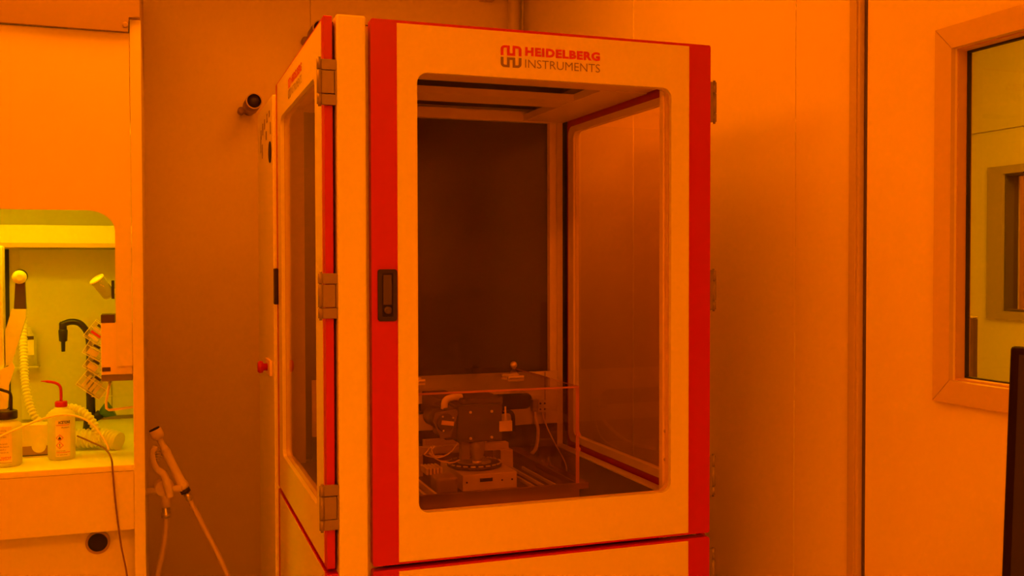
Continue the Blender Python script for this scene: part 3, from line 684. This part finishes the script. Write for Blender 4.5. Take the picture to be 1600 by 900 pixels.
cn = bmesh.new(); lathe(cn, [(.010, 0), (.013, .028), (.016, .030), (.031, .064)], (-.672, 1.345, .985), n=20, axis=(.85, 0, .5))
obj('green_funnel', cn, [GREEN], gn)
obj('funnel_collar', LA([(.0135, 0), (.0165, .028)], (-.675, 1.345, .984), n=18, axis=(.85, 0, .5)), BLACK, gn)
# transparent storage boxes in a tilted stack, on a clear slanted rack fixed to the controller
rk = thing('clear_rack', 'clear plastic slanted rack carrying the transparent boxes', 'rack', (-.63, .93, 1.10))
for z in (1.105, 1.165, 1.225, 1.285): obj('rack_ledge', B(-.66, -.60, .9665, .9704, z-.002, z), PLASTE, rk)
obj('rack_plate', B(-.668, -.5335, .9705, .974, 1.10, 1.345), glass('rack_clear', (.985, .98, .97), 1.3), rk)
def case(cx, cz, w, h, tilt, label, cy=.94, dz=.05):
    t = thing('transparent_box', label, 'plastic box', (cx, cy, cz), 'transparent boxes stacked at a tilt')
    M = Matrix.Translation((cx, cy, cz)) @ Matrix.Rotation(math.radians(tilt), 4, 'Y')
    obj('box_shell', B(-w/2, w/2, -dz/2, dz/2, -h/2, h/2, bev=.002, M=M), PLAST, t)
    e = bmesh.new()
    for a in (-1, 1):
        for b in (-1, 1):
            box(e, a*w/2-.001, a*w/2+.001, -dz/2, dz/2, b*h/2-.001, b*h/2+.001, M=M)
            box(e, -w/2, w/2, a*dz/2-.001, a*dz/2+.001, b*h/2-.001, b*h/2+.001, M=M)
            box(e, a*w/2-.001, a*w/2+.001, b*dz/2-.001, b*dz/2+.001, -h/2, h/2, M=M)
    box(e, -w/2, w/2, -dz/2-.0006, -dz/2+.0006, h*.12, h*.12+.0016, M=M)
    obj('box_rim', e, PLASTE, t)
    obj('dark_clasp', B(-.011, .009, -dz/2-.003, -dz/2-.0012, h/2-.010, h/2-.003, M=M), BLACK, t)
    return t, M
cs = [(-.641, 1.300, .048, .056, 38, 'transparent box with an orange striped label, topmost of the tilted stack'),
      (-.646, 1.246, .056, .042, 32, 'transparent box second from the top of the tilted stack'),
      (-.648, 1.202, .052, .038, 36, 'transparent box third from the top of the tilted stack'),
      (-.650, 1.146, .080, .056, 38, 'largest transparent box, lowest of the tilted stack')]
for i, (x, z, w_, h_, tl, lb) in enumerate(cs):
    t, M = case(x, z, w_, h_, tl, lb)
    if i == 0:
        for q in range(3):
            obj('striped_label', B(-.014, .018, -.0275, -.0262, -.020+q*.012, -.012+q*.012, M=M), REDP if q == 1 else TUBEW, t)
    if i in (1, 2):
        obj('foam_insert', B(-w_*.3, w_*.25, -.02, .02, -h_*.38, h_*.05, bev=.001, M=M), LABELW, t)
    if i == 3:
        for q in range(4):
            obj('glass_slide', B(-.026+q*.013, -.018+q*.013, -.019, .019, -.022, .014, M=M), PLASTE, t)
jr = thing('glass_jar', 'tilted glass jar with a bright rim at the right inside the hood', 'jar', (-.61, .95, 1.42))
ax = Vector((-.52, -.28, .75)).normalized(); c0 = Vector((-.603, .95, 1.408))
obj('jar_body', LA([(.018, 0), (.019, .002), (.021, .064), (.0195, .064), (.0185, .004)], c0, n=28, axis=ax), GLASSW, jr)
obj('jar_rim', LA([(.0205, .063), (.0228, .064), (.0228, .067), (.0195, .0675), (.0190, .064)], c0, n=28, axis=ax), LABELY, jr)
obj('jar_clip', B(-.598, -.590, .93, .96, 1.40, 1.455), BLACK, jr)
obj('jar_bracket', B(-.5905, -.5335, .935, .95, 1.415, 1.43), PLASTE, jr)
# white articulated extraction arm at the left
ea = thing('extraction_arm', 'white folded swing arm with a round knob at the left of the hood', 'swing arm', (-.90, 1.0, .93))
y_ = plane_map('y', 1.0)
obj('lower_arm', PR([(-.918, 1.375), (-.892, 1.37), (-.897, 1.20), (-.893, 1.155), (-.882, 1.163), (-.845, 1.30), (-.835, 1.36), (-.836, 1.372), (-.868, 1.372), (-.883, 1.33), (-.890, 1.24), (-.893, 1.20), (-.899, 1.40), (-.918, 1.44)][:0] or
    [(-.877, 1.371), (-.838, 1.370), (-.840, 1.344), (-.880, 1.205), (-.895, 1.202), (-.8955, 1.305)], y_, 0, .03), HOODW, ea)
obj('arm_post', B(-.95, -.8985, .985, 1.045, .9242, 1.56, bev=.008, seg=3), TUBEW, ea)
obj('arm_elbow', PR([(-.945, 1.195), (-.910, 1.191), (-.885, 1.204), (-.874, 1.215), (-.868, 1.20), (-.884, 1.148), (-.888, 1.08), (-.945, 1.06)], plane_map('y', .975), 0, .0098), TUBEW, ea)
obj('dark_strut', PR([(-.872, 1.371), (-.839, 1.3705), (-.842, 1.465), (-.866, 1.465)], plane_map('y', 1.005), 0, .02), BLACKM, ea)
obj('round_knob', LA([(.009, 0), (.0195, .004), (.0205, .012), (.017, .020), (.008, .024)], (-.857, 1.012, 1.467), n=28, axis=(.15, -1, -.1)), LABELW, ea)
obj('knob_cover', LA([(.012, 0), (.0215, .004), (.0215, .009), (.0195, .0095)], (-.856, 1.020, 1.469), n=28, axis=(.15, -1, -.1)), BLACK, ea)
# small bottle on the back shelf behind the hose
sb = thing('reagent_bottle', 'faint small bottle with a dark printed label by the back lining', 'bottle', (-.905, 1.66, 1.14))
obj('bottle_body', LA([(.026, 0), (.026, .10), (.012, .12), (.012, .14)], (-.905, 1.685, 1.14), n=20), BOTTLE, sb)
obj('bottle_label', B(-.925, -.885, 1.655, 1.658, 1.18, 1.25), LABELW, sb)
obj('label_band', B(-.925, -.885, 1.6535, 1.655, 1.235, 1.248), BLACKM, sb)
hp('back_shelf', -.955, -.87, 1.65, 1.7145, 1.134, 1.1398, m=HOODIN)

# ------------------------------------------------------------------ spray gun on the side of the hood
sgn = thing('spray_gun', 'white hand spray gun hanging on a holder beside the hood', 'spray gun', (-.44, 1.0, .78))
A = Vector((-.474, 1.0, .975)); Bq = Vector((-.395, 1.0, .800)); D = (Bq-A)
obj('gun_head', LA([(.0085, -.004), (.0195, .0), (.0205, .018), (.017, .028), (.012, .032)], A-D.normalized()*.014, n=26, axis=D), SPRAYW, sgn)
obj('nozzle_opening', LA([(.0165, 0), (.0165, .003)], A-D.normalized()*.0185, n=24, axis=D), DARK, sgn)
obj('gun_neck', T([A+D*.05, A+D*.2, A+D*.26, A+D*.34], [.0095, .0095, .013, .0145]), SPRAYW, sgn)
obj('gun_grip', T([A+D*.30, A+D*.33, A+D*.38, A+D*.6, A+D*.88, A+D*.92, A+D*.99, A+D*1.02], [.012, .0155, .014, .0135, .0145, .018, .0175, .012]), SPRAYW, sgn)
obj('grip_ring', LA([(.0155, 0), (.0155, .012)], A+D*1.02, n=20, axis=D), BLACK, sgn)
obj('grip_nut', LA([(.0125, 0), (.0125, .025), (.009, .03)], A+D*1.08, n=6, axis=D), STEEL, sgn)
obj('lever', T(spline([(-.478, .985, .940), (-.487, .982, .915), (-.478, .98, .875), (-.455, .978, .850), (-.443, .975, .815), (-.437, .974, .780)]), [.008]*12+[.0095]*12+[.011]*12+[.0125]*10+[.0115]*5, n=12), SPRAYW, sgn)
obj('spring_linkage', T([(-.470+.008*math.cos(k*.9), .985+.008*math.sin(k*.9), .925-.0011*k) for k in range(28)], .0022, n=6), STEEL, sgn)
obj('braided_hose', T(spline([tuple(A+D*1.2), (-.352, 1.0, .705), (-.31, 1.0, .615), (-.262, 1.0, .50), (-.225, 1.0, .35), (-.22, 1.02, .15), (-.25, 1.1, .012)]), .0085, n=12), BRAID, sgn)
hk = thing('spray_gun_holder', 'white hook holder with a valve and braided hose on the side of the hood', 'holder', (-.46, 1.0, .79))
obj('holder_arm', T([(-.507, 1.0, .797), (-.47, 1.0, .799), (-.40, .985, .803)], .0105, n=14), SPRAYW, hk)
obj('valve_body', LA([(.014, 0), (.029, .006), (.031, .018), (.024, .032)], (-.455, 1.018, .806), n=28, axis=(0, -1, 0)), SPRAYW, hk)
obj('valve_stem', LA([(.0135, 0), (.0135, .045)], (-.449, 1.0, .745), n=18), SPRAYW, hk)
obj('valve_collar', LA([(.0155, 0), (.0155, .016), (.0125, .017), (.0125, .032)], (-.449, 1.0, .7125), n=20, axis=(0, 0, 1)), STEEL, hk)
obj('braided_hose', T(spline([(-.449, 1.0, .712), (-.452, 1.0, .66), (-.463, 1.0, .59), (-.478, 1.0, .52), (-.487, 1.0, .40), (-.49, 1.0, .012)]), .0085, n=12), BRAID, hk)
tag(obj('pale_knob', LA([(.018, 0), (.02, .006), (.016, .012)], (-.35, 1.2, .455), n=20), SPRAYW), 'pale rounded fitting just showing at the bottom edge', 'fitting')
bpy.data.objects['pale_knob'].location.z = .0

# ------------------------------------------------------------------ monitor on its desk at the right edge
dk = thing('desk', 'desk below the black monitor at the right edge', 'desk', (.9, -1.5, 0))
obj('desk_top', B(.72, 1.17, -2.1, -1.0, .70, .725, bev=.003), BARE, dk)
for x in (.76, 1.13):
    for y in (-2.05, -1.05): obj('leg', B(x-.02, x+.02, y-.02, y+.02, 0, .6998), STEEL, dk)
mo = thing('monitor', 'black flat monitor cut off by the right edge of the picture', 'monitor', (.93, -1.2, .725))
Mm = Matrix.Translation((.845, -1.02, .80)) @ Matrix.Rotation(math.radians(-45), 4, 'Z') @ Matrix.Rotation(math.radians(1.5), 4, 'Y')
obj('screen_housing', B(0, .50, -.03, .0, 0, .565, bev=.006, M=Mm), MONB, mo)
obj('display_panel', B(.012, .488, -.0312, -.0302, .012, .553, M=Mm), DARK, mo)
obj('stand_neck', B(.955, .985, -1.16, -1.13, .74, .90, bev=.004), BLACK, mo)
obj('stand_foot', B(.88, 1.06, -1.26, -1.06, .7252, .74, bev=.004), BLACK, mo)
# dark cabinet seen through the window in the neighbouring room
db = thing('standing_panel', 'narrow dark brown upright panel just beyond the left edge of the window', 'panel', (2.0, .4, 0))
obj('panel_board', B(2.0, 2.02, .232, .55, .01, 1.325, bev=.004), mat('rack_brown', (.14, .07, .06), .5), db)
obj('panel_cap', B(1.999, 2.021, .233, .55, 1.3252, 1.331, bev=.002), PROFILE, db)
obj('panel_foot', B(1.93, 2.09, .30, .50, 0, .0098), STEEL, db)

for o in bpy.data.objects:
    if '_loc' in o: del o['_loc']
